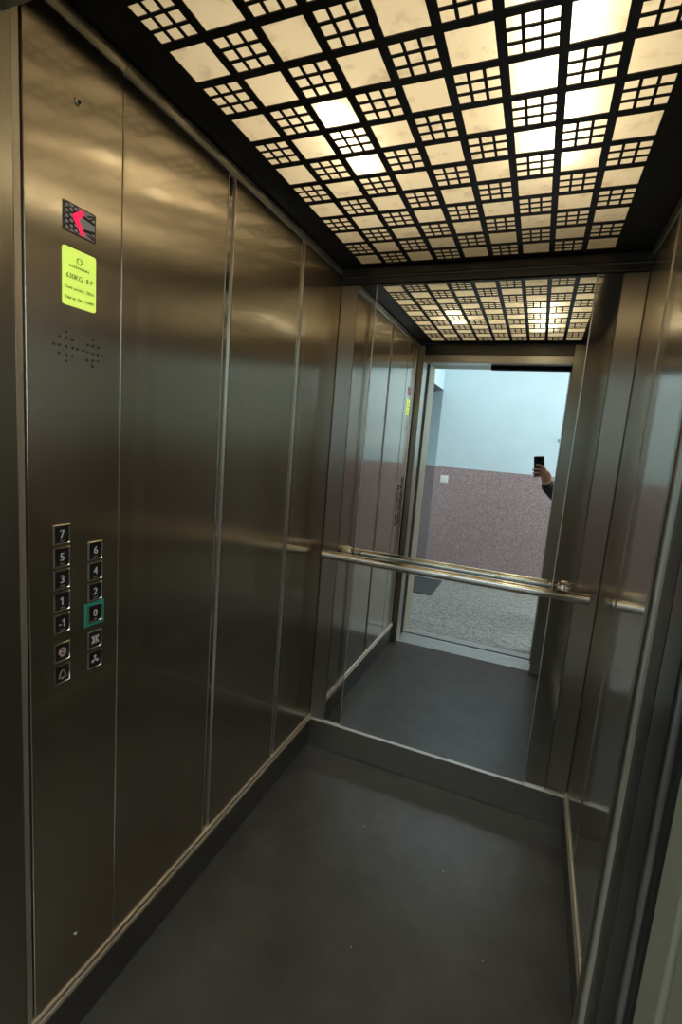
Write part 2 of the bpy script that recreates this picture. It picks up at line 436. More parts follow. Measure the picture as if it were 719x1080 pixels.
# ================================================================== LATTICE CEILING LIGHT
P_, BAR, SUB = 0.1, 0.0175, 0.0062
GX0, GY1, NC, NR = 0.0980, 1.3572, 9, 13        # first opening's left edge / last opening's far edge
lamp = tag(empty('lattice_ceiling_light', (W/2, D/2, ZC)), 'lit ceiling panel of black squares and lattices over a glowing opal sheet', 'ceiling light')
def cuts(start, n, lo, hi):
    h = (P_-BAR-2*SUB)/3
    c = [lo]; kind = ['s']
    for i in range(n):
        a = start + i*P_
        c += [a, a+h, a+h+SUB, a+2*h+SUB, a+2*h+2*SUB, a+3*h+2*SUB]
    c.append(hi)
    return c
xs = cuts(GX0, NC, 0.003, W-0.003); ys = cuts(GY1+BAR-NR*P_, NR, 0.0, D-0.002)
bm = bmesh.new(); vd = {}
def gv(i, j):
    if (i, j) not in vd: vd[(i, j)] = bm.verts.new((xs[i], ys[j], ZC))
    return vd[(i, j)]
for i in range(len(xs)-1):
    for j in range(len(ys)-1):
        ci, si = divmod(i-1, 6); cj, sj = divmod(j-1, 6)
        solid = True
        if 0 <= ci < NC and 0 <= cj < NR and si < 5 and sj < 5:
            full = ((ci + (NR-1-cj)) % 2 == 0)
            solid = (not full) and (si in (1, 3) or sj in (1, 3))
        if solid: bm.faces.new((gv(i, j), gv(i+1, j), gv(i+1, j+1), gv(i, j+1)))
r = bmesh.ops.extrude_face_region(bm, geom=bm.faces[:])
bmesh.ops.translate(bm, vec=(0, 0, 0.0022), verts=[e for e in r['geom'] if isinstance(e, bmesh.types.BMVert)])
obj('lattice_sheet', bm, M['black_sheet'], lamp)
bm = bmesh.new(); q = [bm.verts.new(c) for c in ((0.04, 0.01, ZC+0.0030), (W-0.04, 0.01, ZC+0.0030), (W-0.04, D-0.01, ZC+0.0030), (0.04, D-0.01, ZC+0.0030))]
bm.faces.new(q); obj('opal_diffuser', bm, M['diffuser'], lamp)
bm = bmesh.new()
for (x0, x1, y0, y1) in ((0.02, 0.03, 0, D), (W-0.03, W-0.02, 0, D), (0.03, W-0.03, 0, 0.01), (0.03, W-0.03, D-0.01, D-0.002)):
    add_box(bm, x0, x1, y0, y1, ZC+0.003, 2.299)
obj('light_box_sides', bm, M['white_box'], lamp)

def area(name, loc, rot, sx, sy, power, col, spread=math.pi):
    l = bpy.data.lights.new(name, 'AREA'); l.shape = 'RECTANGLE'; l.size = sx; l.size_y = sy; l.energy = power; l.color = col; l.spread = spread
    o = bpy.data.objects.new(name, l); o.location = loc; o.rotation_euler = rot; COL.objects.link(o); return o
WARM = (1.0, 0.85, 0.60)
area('ceiling_wash_lamp', (W/2, D/2-0.08, 2.27), (0, 0, 0), 0.98, 1.00, 3.35, WARM)
area('ceiling_tube_lamp', (0.33, 0.62, 2.155), (0, 0, 0), 0.03, 0.26, 0.55, (1.0, 0.88, 0.62))
area('ceiling_tube_lamp', (0.78, 0.56, 2.155), (0, 0, 0), 0.05, 0.52, 2.0, (1.0, 0.90, 0.66))

# ================================================================== MIRROR AND HANDRAIL
bm = bmesh.new(); add_box(bm, MX1, MX2, D-0.0045, D+0.005, HS+0.0025, ZB-0.0015)
tag(obj('wall_mirror', bm, M['mirror'], None, 0.0030, 2), 'large frameless mirror on the back wall between polished steel strips', 'mirror')
mir = bpy.data.objects['wall_mirror']
for xa in (MX1-0.0012, MX2-0.0018):
    box('edge_glint', xa, xa+0.0030, D-0.0068, D-0.0035, HS+0.003, ZB-0.002, M['line_trim'], mir, 0.0008, 2)  # added bright strip standing in for the glint on the mirror's bevel

RY, RZ, RR = D-0.069, 0.9345, 0.0185
hr = tag(empty('handrail', (W/2, D, RZ)), 'round bright steel handrail crossing the mirror at waist height', 'handrail')
bm = bmesh.new(); add_cyl(bm, (0.040, RY, RZ), (1.060, RY, RZ), RR, n=40)
obj('rail_tube', bm, M['rail'], hr, smooth=True)
for xa, xb in ((0.0325, 0.0398), (1.0602, 1.0675)):
    bm = bmesh.new(); s = 1 if xb < 0.5 else -1
    e0, e1 = (xb, xa) if s > 0 else (xa, xb)
    add_cyl(bm, (e0, RY, RZ), (e0+(e1-e0)*0.6, RY, RZ), RR+0.0005, n=32); add_cyl(bm, (e0+(e1-e0)*0.6, RY, RZ), (e1, RY, RZ), RR+0.0005, RR*0.75, n=32)
    obj('end_cap', bm, M['rail'], hr, smooth=True)
for x in (0.118, 0.984):
    bm = bmesh.new()
    add_cyl(bm, (x, RY+0.005, RZ+0.004), (x, D-0.008, RZ+0.012), 0.010, 0.013, n=20)
    add_cyl(bm, (x, D-0.010, RZ+0.012), (x, D-0.001, RZ+0.012), 0.024, 0.027, n=28)
    obj('rail_bracket', bm, M['rail'], hr, smooth=True)

# ================================================================== CONTROL PANEL
cop = tag(empty('control_panel', (0, 0.16, 0.14)), 'tall steel lift control panel with floor buttons set in the left wall', 'control panel')
box('faceplate', -0.012, 0.0012, 0.0585, 0.2615, HS+0.012, 2.097, M['wall_steel'], cop, 0.002, 2)
FX = 0.0012
def LM(y, z, x=FX): return Matrix.Translation((x, y, z)) @ LW
def button(y, z, legend, lm, lit=False):
    b = bmesh.new(); hw, hh, t, dp = 0.0183, 0.0200, 0.0034, 0.0032
    m4 = LM(y, z)
    # bevelled picture-frame bezel
    loops = []
    for (ww, h, d) in ((hw, hh, 0), (hw-0.0018, hh-0.0018, dp), (hw-t+0.0008, hh-t+0.0008, dp), (hw-t-0.0004, hh-t-0.0004, 0.0008)):
        loops.append([b.verts.new(m4 @ Vector((sx*ww, sy*h, d))) for sx, sy in ((-1, -1), (1, -1), (1, 1), (-1, 1))])
    for a, c in zip(loops, loops[1:]):
        for i in range(4):
            j = (i+1) % 4; b.faces.new((a[i], a[j], c[j], c[i]))
    name = 'floor_button'
    bt = obj(name, b, M['rail'], cop)
    fb = bmesh.new(); poly_bm(fb, [(-hw+t, -hh+t), (hw-t, -hh+t), (hw-t, hh-t), (-hw+t, hh-t)], m4, 0.0014)
    obj('button_face', fb, M['button_face'], bt)
    lb = bmesh.new(); mm = LM(y, z, FX+0.0015)
    if legend == 'faces':
        ring_bm(lb, (0, 0.001), 0.0088, 0.0058, mm, 20, sx=0.95)
        for s in (-1, 1): ring_bm(lb, (s*0.0032, 0.001), 0.0030, 0.0012, mm, 12)
        bar_bm(lb, (-0.0035, -0.0075), (0.0035, -0.0075), 0.0035, mm)
    elif legend == 'bell':
        for p, q in (((-0.0080, -0.0075), (0.0080, -0.0075)), ((-0.0075, -0.0075), (-0.0045, 0.004)), ((0.0075, -0.0075), (0.0045, 0.004)), ((-0.0045, 0.004), (0, 0.0085)), ((0.0045, 0.004), (0, 0.0085))):
            bar_bm(lb, p, q, 0.0026, mm)
        ring_bm(lb, (0, -0.0095), 0.0022, 0.0006, mm, 10)
    elif legend == 'open':
        for s in (-1, 1):
            bar_bm(lb, (s*0.0022, -0.0085), (s*0.0022, 0.0085), 0.0024, mm)
            bar_bm(lb, (s*0.0030, 0), (s*0.0085, 0.0080), 0.0032, mm); bar_bm(lb, (s*0.0030, 0), (s*0.0085, -0.0080), 0.0032, mm)
    elif legend == 'fan':
        for k in range(3):
            a = math.radians(90+120*k); c, s = math.cos(a), math.sin(a)
            pts = [(0.0, 0.0), (0.0030, 0.0020), (0.0085, 0.0036), (0.0100, 0.0), (0.0085, -0.0036), (0.0030, -0.0020)]
            poly_bm(lb, [(px*c-py*s, px*s+py*c) for px, py in pts], mm)
    else:
        lb.free(); lb = text_bm(legend, 0.0225, mm, 0.0003, sx=0.95)
        # heavier strokes for the raised numerals
        e = text_bm(legend, 0.0225, mm @ Matrix.Translation((0.0007, 0, 0.0001)), 0.0003, sx=0.95); join_bm(lb, e)
        if legend.endswith('1'):
            ox = 0.0 if legend == '1' else 0.0040
            bar_bm(lb, (ox-0.0042, 0.0045), (ox+0.0008, 0.0082), 0.0024, mm)
        # small braille dots under the numeral
        for k in range(3): ring_bm(lb, (-0.003+0.003*k, -0.0125), 0.0008, 0.0002, mm, 8)
    obj('legend', lb, lm, bt)
    if lit:
        hb = bmesh.new()
        lo = [[hb.verts.new(m4 @ Vector((sx*w_-0.001, sy*h_, d))) for sx, sy in ((-1, -1), (1, -1), (1, 1), (-1, 1))]
              for w_, h_, d in ((hw+0.0065, hh+0.0060, 0.0002), (hw+0.0055, hh+0.005, 0.0016), (hw-0.0002, hh-0.0002, 0.0016))]
        for a, c in zip(lo, lo[1:]):
            for i in range(4):
                j = (i+1) % 4; hb.faces.new((a[i], a[j], c[j], c[i]))
        tag(obj('lit_halo', hb, M['green_glow'], bt), 'glowing green surround')
        bt['label'] = 'lit green button numbered 0'
    return bt
YL, YR = 0.1245, 0.2020
for z, t in ((1.1945, '7'), (1.1490, '5'), (1.1040, '3'), (1.0590, '1'), (1.0135, '-1')): button(YL, z, t, M['legend'])
button(YL, 0.9530, 'faces', M['legend_red']); button(YL, 0.9065, 'bell', M['legend_gold'])
for z, t in ((1.1490, '6'), (1.1040, '4'), (1.0590, '2')): button(YR, z, t, M['legend'])
button(YR, 1.0110, '0', M['legend'], True)
button(YR, 0.9520, 'open', M['legend']); button(YR, 0.9065, 'fan', M['legend'])

# floor display with lattice segments and a lit arrow
dy0, dy1, dz0, dz1 = 0.1300, 0.1970, 1.7525, 1.8010
dsp = box('display', FX-0.001, FX+0.0009, dy0, dy1, dz0, dz1, M['lcd'], cop, 0.0)
cy, cz = (dy0+dy1)/2, (dz0+dz1)/2
mm = LM(cy, cz, FX+0.0010); b = bmesh.new(); hw, hh = (dy1-dy0)/2, (dz1-dz0)/2
for p, q in (((-hw, -hh), (hw, -hh)), ((-hw, hh), (hw, hh)), ((-hw, -hh), (-hw, hh)), ((hw, -hh), (hw, hh))): bar_bm(b, p, q, 0.0018, mm, 0.0003)
for i in range(3):
    for j in range(5):
        x = -hw+0.0065+i*0.0095; y_ = -hh+0.006+j*0.0092+(0.0046 if i % 2 else 0)
        if y_ < hh-0.003: ring_bm(b, (x, y_), 0.0062, 0.0038, mm, 12, 0.0003, sx=1.05, sy=0.80)
for s in (-1, 1):
    bar_bm(b, (0.004, s*0.0125), (0.032, s*0.0075), 0.0050, mm, 0.0003); bar_bm(b, (0.016, s*0.016), (0.032, s*0.021), 0.0032, mm, 0.0003)
    bar_bm(b, (0.018, s*0.010), (0.032, s*0.018), 0.0030, mm, 0.0003)
obj('dark_segments', b, M['lcd_dark'], dsp)
mm = LM(cy, cz, FX+0.0014); b = bmesh.new()
poly_bm(b, [(0.004, 0.0225), (-0.0150, 0.0075), (-0.0150, 0.0020), (0.004, -0.0235), (0.0115, -0.0200), (0.0005, -0.0020), (-0.0020, 0.0030), (0.0095, 0.0150)], mm, 0.0004)
tag(obj('lit_arrow', b, M['red_led'], dsp), 'red lit arrow')

# lit capacity plate
ly0, ly1, lz0, lz1 = 0.1280, 0.1990, 1.6245, 1.7260
b = bmesh.new(); rr = 0.005; pts = []
for cxx, czz, a0 in ((ly1-rr, lz1-rr, 0), (ly0+rr, lz1-rr, 90), (ly0+rr, lz0+rr, 180), (ly1-rr, lz0+rr, 270)):
    for k in range(0, 91, 18):
        a = math.radians(a0+k); pts.append((cxx+rr*math.cos(a), czz+rr*math.sin(a)))
poly_bm(b, pts, Matrix.Translation((FX, 0, 0)) @ LW, 0.0012)
lab = obj('capacity_plate', b, M['lit_label'], cop); lab['label'] = 'yellow green lit capacity plate'
lcy = (ly0+ly1)/2
def bold(dst, t, size, y, z, sx):
    for dyy in (-0.0003, 0.0003):
        e = text_bm(t, size, LM(y+dyy, z, FX+0.0013), 0.0001, sx=sx)
        join_bm(dst, e)
b = bmesh.new(); bold(b, 'KLEEMANN', 0.0072, lcy-0.001, 1.6945, 1.15)
mm = LM(lcy-0.001, 1.7065, FX+0.0013)
for s in (-1, 1):
    bar_bm(b, (s*0.0012, 0.0065), (s*0.0062, 0.0012), 0.0022, mm, 0.0002); bar_bm(b, (s*0.0062, 0.0004), (s*0.0012, -0.0060), 0.0022, mm, 0.0002)
bold(b, '630KG  8 P', 0.0133, lcy, 1.6765, 0.92)
bold(b, 'God. proizv.: 2016', 0.0087, lcy, 1.6565, 0.92)
bold(b, 'Fabr.br. No.: 75499', 0.0087, lcy, 1.6385, 0.88)
obj('plate_lettering', b, M['label_ink'], lab)

# speaker perforation, key hole, screw
b = bmesh.new()
u0, v0 = 50, 335; k = 65/719
holes = [(202, 172), (132, 215), (207, 236), (274, 256), (70, 293), (130, 304), (205, 322), (278, 338), (330, 352), (128, 388), (203, 408), (274, 424), (204, 470),
         (398, 368), (516, 257), (452, 302), (514, 318), (582, 333), (448, 382), (515, 400), (578, 414), (628, 426), (444, 467), (512, 476), (578, 488), (508, 540)]
for hx, hy in holes:
    # photo offsets -> panel metres (left edge y .110, right edge y .215)
    yy = 0.110 + (hx-70)/(628-70)*0.105
    zz_ = 1.5755 - (hy-172 - (hx-202)*0.215)/298*0.052
    add_cyl(b, (FX-0.0005, yy, zz_), (FX+0.0006, yy, zz_), 0.0021, n=10)
obj('speaker_holes', b, M['gap'], cop)
b = bmesh.new(); add_cyl(b, (FX-0.001, 0.159, 1.975), (FX+0.003, 0.159, 1.975), 0.0065, 0.0058, n=20)
ks = obj('key_switch', b, M['chrome'], cop, smooth=True)
b = bmesh.new(); add_cyl(b, (FX+0.002, 0.160, 1.974), (FX+0.0034, 0.160, 1.974), 0.0035, n=14); obj('key_slot', b, M['gap'], ks)
b = bmesh.new(); add_cyl(b, (FX-0.001, 0.157, 0.260), (FX+0.0025, 0.157, 0.260), 0.0042, 0.0034, n=16)
obj('screw', b, M['rail'], cop, smooth=True)

# ================================================================== LANDING (seen in the mirror)
struct(box('landing_floor', -1.25, 3.2, -2.9, -0.308, -0.06, 0.0, M['terrazzo']))
struct(box('landing_ceiling', -1.25, 3.2, -2.9, -0.23, HALLZ, HALLZ+0.05, M['hall_ceiling']))
DZ = 1.240
CX = -0.190     # corner of the far wall
def two_tone(name, fn_low, fn_high):
    root = struct(empty(name))
    return root
hw_ = struct(empty('landing_wall_far', (1.5, HALLY, 0)))
box('dado', CX, 3.2, HALLY-0.1, HALLY+0.004, 0.0, DZ, M['dado'], hw_)
box('painted_wall', CX, 3.2, HALLY-0.1, HALLY, DZ, HALLZ, M['hall_blue'], hw_)
box('corner_guard', CX-0.002, CX+0.048, HALLY-0.02, HALLY+0.007, 0.0, DZ, M['dado_strip'], hw_, 0.002)
# recess left of the corner: slanting wall under a soffit
sw = struct(empty('landing_wall_recess', (CX, HALLY, 0)))
def slant(z0, z1, mat, name, out):
    bm = bmesh.new(); d = Vector((-0.62, -0.78))
    p0 = Vector((CX+0.0, HALLY-0.002)); p1 = p0 + d*0.98
    pts = [p0, p1, p1+Vector((0.2, 0)), p0+Vector((0.06, -0.09))]
    add_profile(bm, [(p.x-out, p.y) for p in pts], 'z', z0, z1)
    return obj(name, bm, mat, sw)
slant(0.0, DZ, M['dado'], 'slanted_dado', 0.004); slant(DZ, 2.051, M['hall_blue'], 'slanted_wall', 0.0)
box('soffit_shade_sheet', -1.25, CX-0.001, -2.9, -0.40, 2.049, 2.0505, M['soffit'], sw)  # thin sheet added below the blue soffit, underside shade put into its colour
box('soffit', -1.25, CX, -2.9, -0.40, 2.051, HALLZ, M['hall_blue'], sw)
box('end_wall', -1.3, -1.25, -2.9, -0.3, 0.0, HALLZ, M['hall_blue'], sw)
box('end_wall', -1.25, CX-0.1, -2.95, -2.9, 0.0, HALLZ, M['hall_blue'], sw)
# wall on the lift side of the landing
lw_ = struct(empty('landing_wall_near', (0.5, -0.33, 0)))
for x0, x1 in ((-1.25, OX1-0.075), (OX2+0.12, 3.2)):
    box('dado', x0, x1, -0.384, -0.23, 0.0, DZ, M['dado'], lw_); box('painted_wall', x0, x1, -0.38, -0.23, DZ, HALLZ, M['hall_blue'], lw_)
box('painted_wall', OX1-0.075, OX2+0.12, -0.38, -0.23, 2.09, HALLZ, M['hall_blue'], lw_)
re_ = struct(empty('landing_wall_end', (3.2, -1.2, 0)))
box('dado', 3.2, 3.25, -2.05, -0.2, 0.0, DZ, M['dado'], re_); box('painted_wall', 3.2, 3.25, -2.05, -0.2, DZ, HALLZ, M['hall_blue'], re_)
# landing door frame
df = struct(empty('door_1', (0.5, -0.27, 0)))
box('door_frame', OX1-0.075, OX1-0.002, -0.395, -0.198, 0.0, 2.09, M['landing'], df, 0.004, 3)
box('door_leaf_edge', OX2-0.0005, OX2+0.12, -0.193, -0.151, 0.002, 2.09, M['landing'], df, 0.004, 3)
box('door_frame', OX2+0.001, OX2+0.12, -0.395, -0.1965, 0.0, 2.09, M['landing'], df, 0.005, 3)
box('door_frame', OX1-0.002, OX2+0.001, -0.395, -0.198, OZ+0.022, 2.09, M['landing'], df, 0.004, 3)

# doormat by the recess
bm = bmesh.new()
add_box(bm, -0.62, 0.033, -1.870, -1.275, 0.0, 0.012)
tag(obj('doormat', bm, M['mat'], None, 0.004, 2), 'dark grey doormat on the speckled landing floor', 'doormat')

# light switch on the dado
ls = tag(empty('light_switch', (-0.079, HALLY+0.004, 1.108)), 'square white light switch on the pinkish brown dado', 'light switch')
box('switch_plate', -0.121, -0.037, HALLY+0.0042, HALLY+0.013, 1.066, 1.150, M['white_plastic'], ls, 0.005, 3)
box('rocker', -0.108, -0.050, HALLY+0.0132, HALLY+0.017, 1.080, 1.137, M['white_plastic'], ls, 0.002, 2)
# small wall hook at the right
hk = tag(empty('wall_hook', (0.997, HALLY, 1.596)), 'tiny black hook on the pale blue landing wall', 'hook')
bm = bmesh.new(); add_cyl(bm, (0.997, HALLY+0.001, 1.605), (0.997, HALLY+0.03, 1.605), 0.006, n=12); obj('hook_peg', bm, M['black_plastic'], hk, smooth=True)
bm = bmesh.new(); add_cyl(bm, (0.990, HALLY+0.022, 1.597), (1.002, HALLY+0.034, 1.580), 0.0045, n=10); obj('hook_tip', bm, M['black_plastic'], hk, smooth=True)

# added lights with no seen source: side daylight, recess fill, overhead fill
area('landing_daylight_fill', (3.1, -1.15, 1.7), (0, math.radians(90), 0), 1.5, 1.3, 47, (0.95, 0.98, 1.0))
area('recess_fill_light', (-0.72, -0.42, 1.15), (math.radians(90), 0, math.radians(180)), 0.8, 1.4, 5, (0.95, 0.98, 1.0))  # added only to brighten the slanted recess wall
area('landing_overhead_fill', (0.75, -1.12, 2.58), (0, 0, 0), 1.6, 0.7, 12.5, (0.95, 0.98, 1.0))

# ================================================================== CAMERA
cam = bpy.data.cameras.new('camera'); co = bpy.data.objects.new('camera', cam); COL.objects.link(co)
rx, ry, rz, f = -0.143512, -0.0797101, 0.377257, 508.379
def mx(ax, a): return Matrix.Rotation(a, 3, ax)
R = mx('Z', rz) @ mx('X', rx) @ mx('Y', ry)
right, fwd, up = R.col[0].copy(), R.col[1].copy(), R.col[2].copy()
rot = Matrix((right, up, -fwd)).transposed()
co.matrix_world = Matrix.Translation(CAM) @ rot.to_4x4()
cam.sensor_fit = 'VERTICAL'; cam.sensor_height = 36.0; cam.sensor_width = 36.0*719/1080; cam.lens = f/1080*36.0
cam.clip_start = 0.003
S.camera = co

# ================================================================== PHONE (its lens is where the picture is taken from)
PM = Matrix.Translation(CAM) @ Matrix((right, up, fwd)).transposed().to_4x4()      # local a,b,c
def pl(a, b, c): return PM @ Vector((a, b, c))
ph = tag(empty('smartphone', tuple(pl(0, -0.064, -0.006))), 'dark smartphone held upright in a raised hand, reflected in the mirror', 'phone')
def slab(bm, a0, a1, b0, b1, c0, c1, r, n=6):
    pts = []
    for ca, cb, t0 in ((a1-r, b1-r, 0), (a0+r, b1-r, 90), (a0+r, b0+r, 180), (a1-r, b0+r, 270)):
        for k in range(n+1):
            t = math.radians(t0+90*k/n); pts.append((ca+r*math.cos(t), cb+r*math.sin(t)))
    A = [bm.verts.new(pl(a, b, c0)) for a, b in pts]; B = [bm.verts.new(pl(a, b, c1)) for a, b in pts]
    for i in range(len(pts)):
        j = (i+1) % len(pts); bm.faces.new((A[i], A[j], B[j], B[i]))
    bm.faces.new(A[::-1]); bm.faces.new(B)
bm = bmesh.new(); slab(bm, -0.040, 0.036, -0.141, 0.011, -0.013, -0.0045, 0.011); obj('phone_body', bm, M['phone'], ph, 0.0015, 3)
bm = bmesh.new(); slab(bm, -0.037, 0.033, -0.138, 0.008, -0.0138, -0.0131, 0.009); obj('screen', bm, M['lens'], ph)
bm = bmesh.new(); slab(bm, -0.008, 0.029, -0.029, 0.0085, -0.0044, -0.0028, 0.008); cmod = obj('camera_module', bm, M['phone'], ph)
for a, b_ in ((0.0, 0.0), (0.0, -0.019), (0.019, -0.0095)):
    bm = bmesh.new(); add_cyl(bm, pl(a, b_, -0.0029), pl(a, b_, -0.0014), 0.0072, n=20); obj('lens', bm, M['lens'], cmod, smooth=True)

# ================================================================== PERSON HOLDING THE PHONE
def skin_mesh(name, chains, mat, parent, sub=2, root=0, extra=None):
    """chains: list of [(pos, radius | (rx, ry)), ...]; a vertex given as an int index re-uses an earlier one"""
    vs, es, rs = [], [], []
    for ch in chains:
        prev = None
        for it in ch:
            if isinstance(it, int): idx = it
            else:
                p, r_ = it; vs.append(tuple(p)); rs.append(r_ if isinstance(r_, tuple) else (r_, r_)); idx = len(vs)-1
            if prev is not None: es.append((prev, idx))
            prev = idx
    me = bpy.data.meshes.new(name); me.from_pydata(vs, es, [])
    o = bpy.data.objects.new(name, me); COL.objects.link(o)
    sk = o.modifiers.new('skin', 'SKIN'); sk.use_smooth_shade = True; sk.branch_smoothing = 0.3
    for i, r_ in enumerate(rs):
        d = me.skin_vertices[0].data[i]; d.radius = r_; d.use_root = (i == root)
    ss = o.modifiers.new('sub', 'SUBSURF'); ss.levels = sub; ss.render_levels = sub
    dg = bpy.context.evaluated_depsgraph_get(); dg.update()
    m2 = bpy.data.meshes.new_from_object(o.evaluated_get(dg))
    bpy.data.objects.remove(o); bpy.data.meshes.remove(me)
    bm = bmesh.new(); bm.from_mesh(m2); bpy.data.meshes.remove(m2)
    if extra: extra(bm)
    return obj(name, bm, mat, parent, smooth=True, angle=180)

F = Vector((-0.95, 0.31, 0)).normalized(); Lf = Vector((-F.y, F.x, 0)); Z3 = Vector((0, 0, 1))
BC = Vector((1.235, -1.02, 0))
def bp_(f_, l_, z_): return BC + F*f_ + Lf*l_ + Z3*z_
person = tag(empty('person', tuple(BC)), 'person in a dark olive jacket raising a phone in one hand, reflected in the mirror', 'person')
wrist = Vector((0.903, -0.553, 1.238))
elbow = Vector((1.085, -0.71, 1.060)); shR = bp_(0.0, -0.165, 1.375)
body_chains = [
    [(bp_(0, 0, 0.93), (0.15, 0.11)), (bp_(0.0, 0, 1.08), (0.13, 0.10)), (bp_(0.01, 0, 1.25), (0.15, 0.11)), (bp_(0, 0, 1.37), (0.12, 0.09)),
     (bp_(0.0, 0, 1.45), 0.052), (bp_(0.015, 0, 1.53), (0.066, 0.075)), (bp_(0.02, 0, 1.60), (0.078, 0.092)), (bp_(0.012, 0, 1.67), (0.066, 0.078))],
    [3, (shR, 0.055), (shR.lerp(elbow, 0.5), 0.045), (elbow, 0.038), (elbow.lerp(wrist, 0.4), 0.036), (wrist, (0.027, 0.034)), (pl(0.058, -0.148, -0.006), (0.026, 0.038))],
    [3, (bp_(0, 0.165, 1.375), 0.055), (bp_(-0.01, 0.215, 1.22), 0.045), (bp_(-0.01, 0.235, 1.09), 0.038), (bp_(0.05, 0.24, 0.96), 0.034), (bp_(0.09, 0.235, 0.85), 0.025), (bp_(0.105, 0.232, 0.79), (0.018, 0.034))],
    [0, (bp_(0, -0.09, 0.86), 0.085), (bp_(0.01, -0.10, 0.66), 0.068), (bp_(0.015, -0.10, 0.48), 0.052), (bp_(-0.01, -0.10, 0.30), 0.046), (bp_(-0.02, -0.10, 0.09), 0.034), (bp_(0.06, -0.105, 0.045), 0.032), (bp_(0.15, -0.11, 0.035), 0.024)],
    [0, (bp_(0, 0.09, 0.86), 0.085), (bp_(0.01, 0.10, 0.66), 0.068), (bp_(0.015, 0.10, 0.48), 0.052), (bp_(-0.01, 0.10, 0.30), 0.046), (bp_(-0.02, 0.10, 0.09), 0.034), (bp_(0.06, 0.105, 0.045), 0.032), (bp_(0.15, 0.11, 0.035), 0.024)],
]
def chain_tubes(bm, pts):
    """one finger: tapering rounded tube through joints"""
    n = 12; rings = []
    P = [Vector(p) for p, _ in pts]; Rr = [r_ for _, r_ in pts]
    # resample smoothly
    S_, T_ = [], []
    for i in range(len(P)-1):
        for k in range(4):
            t = k/4
            p0 = P[max(i-1, 0)]; p1 = P[i]; p2 = P[i+1]; p3 = P[min(i+2, len(P)-1)]
            S_.append(0.5*((2*p1)+(p2-p0)*t+(2*p0-5*p1+4*p2-p3)*t*t+(3*p1-p0-3*p2+p3)*t**3)); T_.append(Rr[i]*(1-t)+Rr[i+1]*t)
    S_.append(P[-1]); T_.append(Rr[-1])
    d = (P[-1]-P[-2]).normalized()
    S_ += [P[-1]+d*Rr[-1]*0.55, P[-1]+d*Rr[-1]*0.9]; T_ += [Rr[-1]*0.8, Rr[-1]*0.4]
    ref = Vector((0.13, 0.3, 0.9)); prev = None
    for i, p in enumerate(S_):
        t = (S_[min(i+1, len(S_)-1)]-S_[max(i-1, 0)]).normalized()
        u = t.cross(ref).normalized(); w = t.cross(u)
        ring = [bm.verts.new(p+(u*math.cos(2*math.pi*k/n)+w*math.sin(2*math.pi*k/n))*T_[i]) for k in range(n)]
        if prev:
            for k in range(n):
                j = (k+1) % n; bm.faces.new((prev[k], prev[j], ring[j], ring[k]))
        else: bm.faces.new(ring[::-1])
        prev = ring
    bm.faces.new(prev)
def hand_extra(bm):
    fr = 0.0088
    # right hand: fingers reach across the back of the phone and curl over its edge
    fingers = [
        [((0.056, -0.120, 0.000), 0.012), ((0.046, -0.082, 0.006), 0.0105), ((0.024, -0.062, 0.0105), fr), ((0.002, -0.053, 0.0085), 0.0082), ((-0.015, -0.050, 0.0060), 0.0072)],
        [((0.056, -0.128, 0.000), 0.012), ((0.044, -0.098, 0.009), 0.0108), ((0.012, -0.084, 0.0125), fr), ((-0.020, -0.084, 0.0100), 0.0084), ((-0.043, -0.089, 0.0005), 0.0072)],
        [((0.054, -0.138, 0.000), 0.012), ((0.040, -0.116, 0.009), 0.0105), ((0.010, -0.107, 0.0120), fr), ((-0.020, -0.110, 0.0098), 0.0082), ((-0.043, -0.115, 0.0005), 0.0070)],
        [((0.052, -0.150, -0.002), 0.011), ((0.036, -0.134, 0.006), 0.0095), ((0.010, -0.131, 0.0085), 0.0078), ((-0.014, -0.136, 0.0065), 0.0072), ((-0.034, -0.142, 0.0000), 0.0062)],
        [((0.062, -0.150, -0.010), 0.014), ((0.056, -0.118, -0.020), 0.0115), ((0.040, -0.092, -0.0255), 0.0098), ((0.022, -0.074, -0.0235), 0.0080)],
    ]
    for fg in fingers: chain_tubes(bm, [(pl(*p), r_) for p, r_ in fg])
    ha = (right*-0.40+up*0.92).normalized(); hs_ = ha.cross(fwd)
    add_sphere(bm, pl(0.052, -0.136, -0.001), 0.041, 0.98, 0.46, 1.18, 24, 16, rot=Matrix((hs_, fwd, ha)).transposed())
    # left hand hangs relaxed
    for k in range(4):
        o_ = -0.026+0.0175*k; ln = (0.070, 0.080, 0.074, 0.058)[k]
        chain_tubes(bm, [(bp_(0.105+o_, 0.232, 0.79), 0.0105), (bp_(0.112+o_*1.1, 0.232, 0.752), 0.0092), (bp_(0.118+o_*1.1, 0.226, 0.752-ln*0.5), 0.0084), (bp_(0.122+o_*1.1, 0.214, 0.752-ln), 0.0070)])
    chain_tubes(bm, [(bp_(0.11, 0.235, 0.825), 0.012), (bp_(0.150, 0.228, 0.795), 0.0105), (bp_(0.165, 0.218, 0.755), 0.0085)])
    # face: nose, lips, ears, brow
    rf = Matrix((F, Lf, Z3)).transposed()
    add_sphere(bm, bp_(0.112, 0, 1.575), 0.016, 1.0, 0.75, 1.5, rot=rf)
    add_sphere(bm, bp_(0.098, 0, 1.535), 0.014, 0.7, 1.7, 0.5, rot=rf)
    for s in (-1, 1):
        add_sphere(bm, bp_(0.005, s*0.080, 1.58), 0.024, 0.8, 0.35, 1.35, rot=rf)
        add_sphere(bm, bp_(0.094, s*0.034, 1.615), 0.016, 0.7, 1.4, 0.4, rot=rf)
body = skin_mesh('body', body_chains, M['skin'], person, 2, 0, hand_extra)
rf = Matrix((F, Lf, Z3)).transposed()
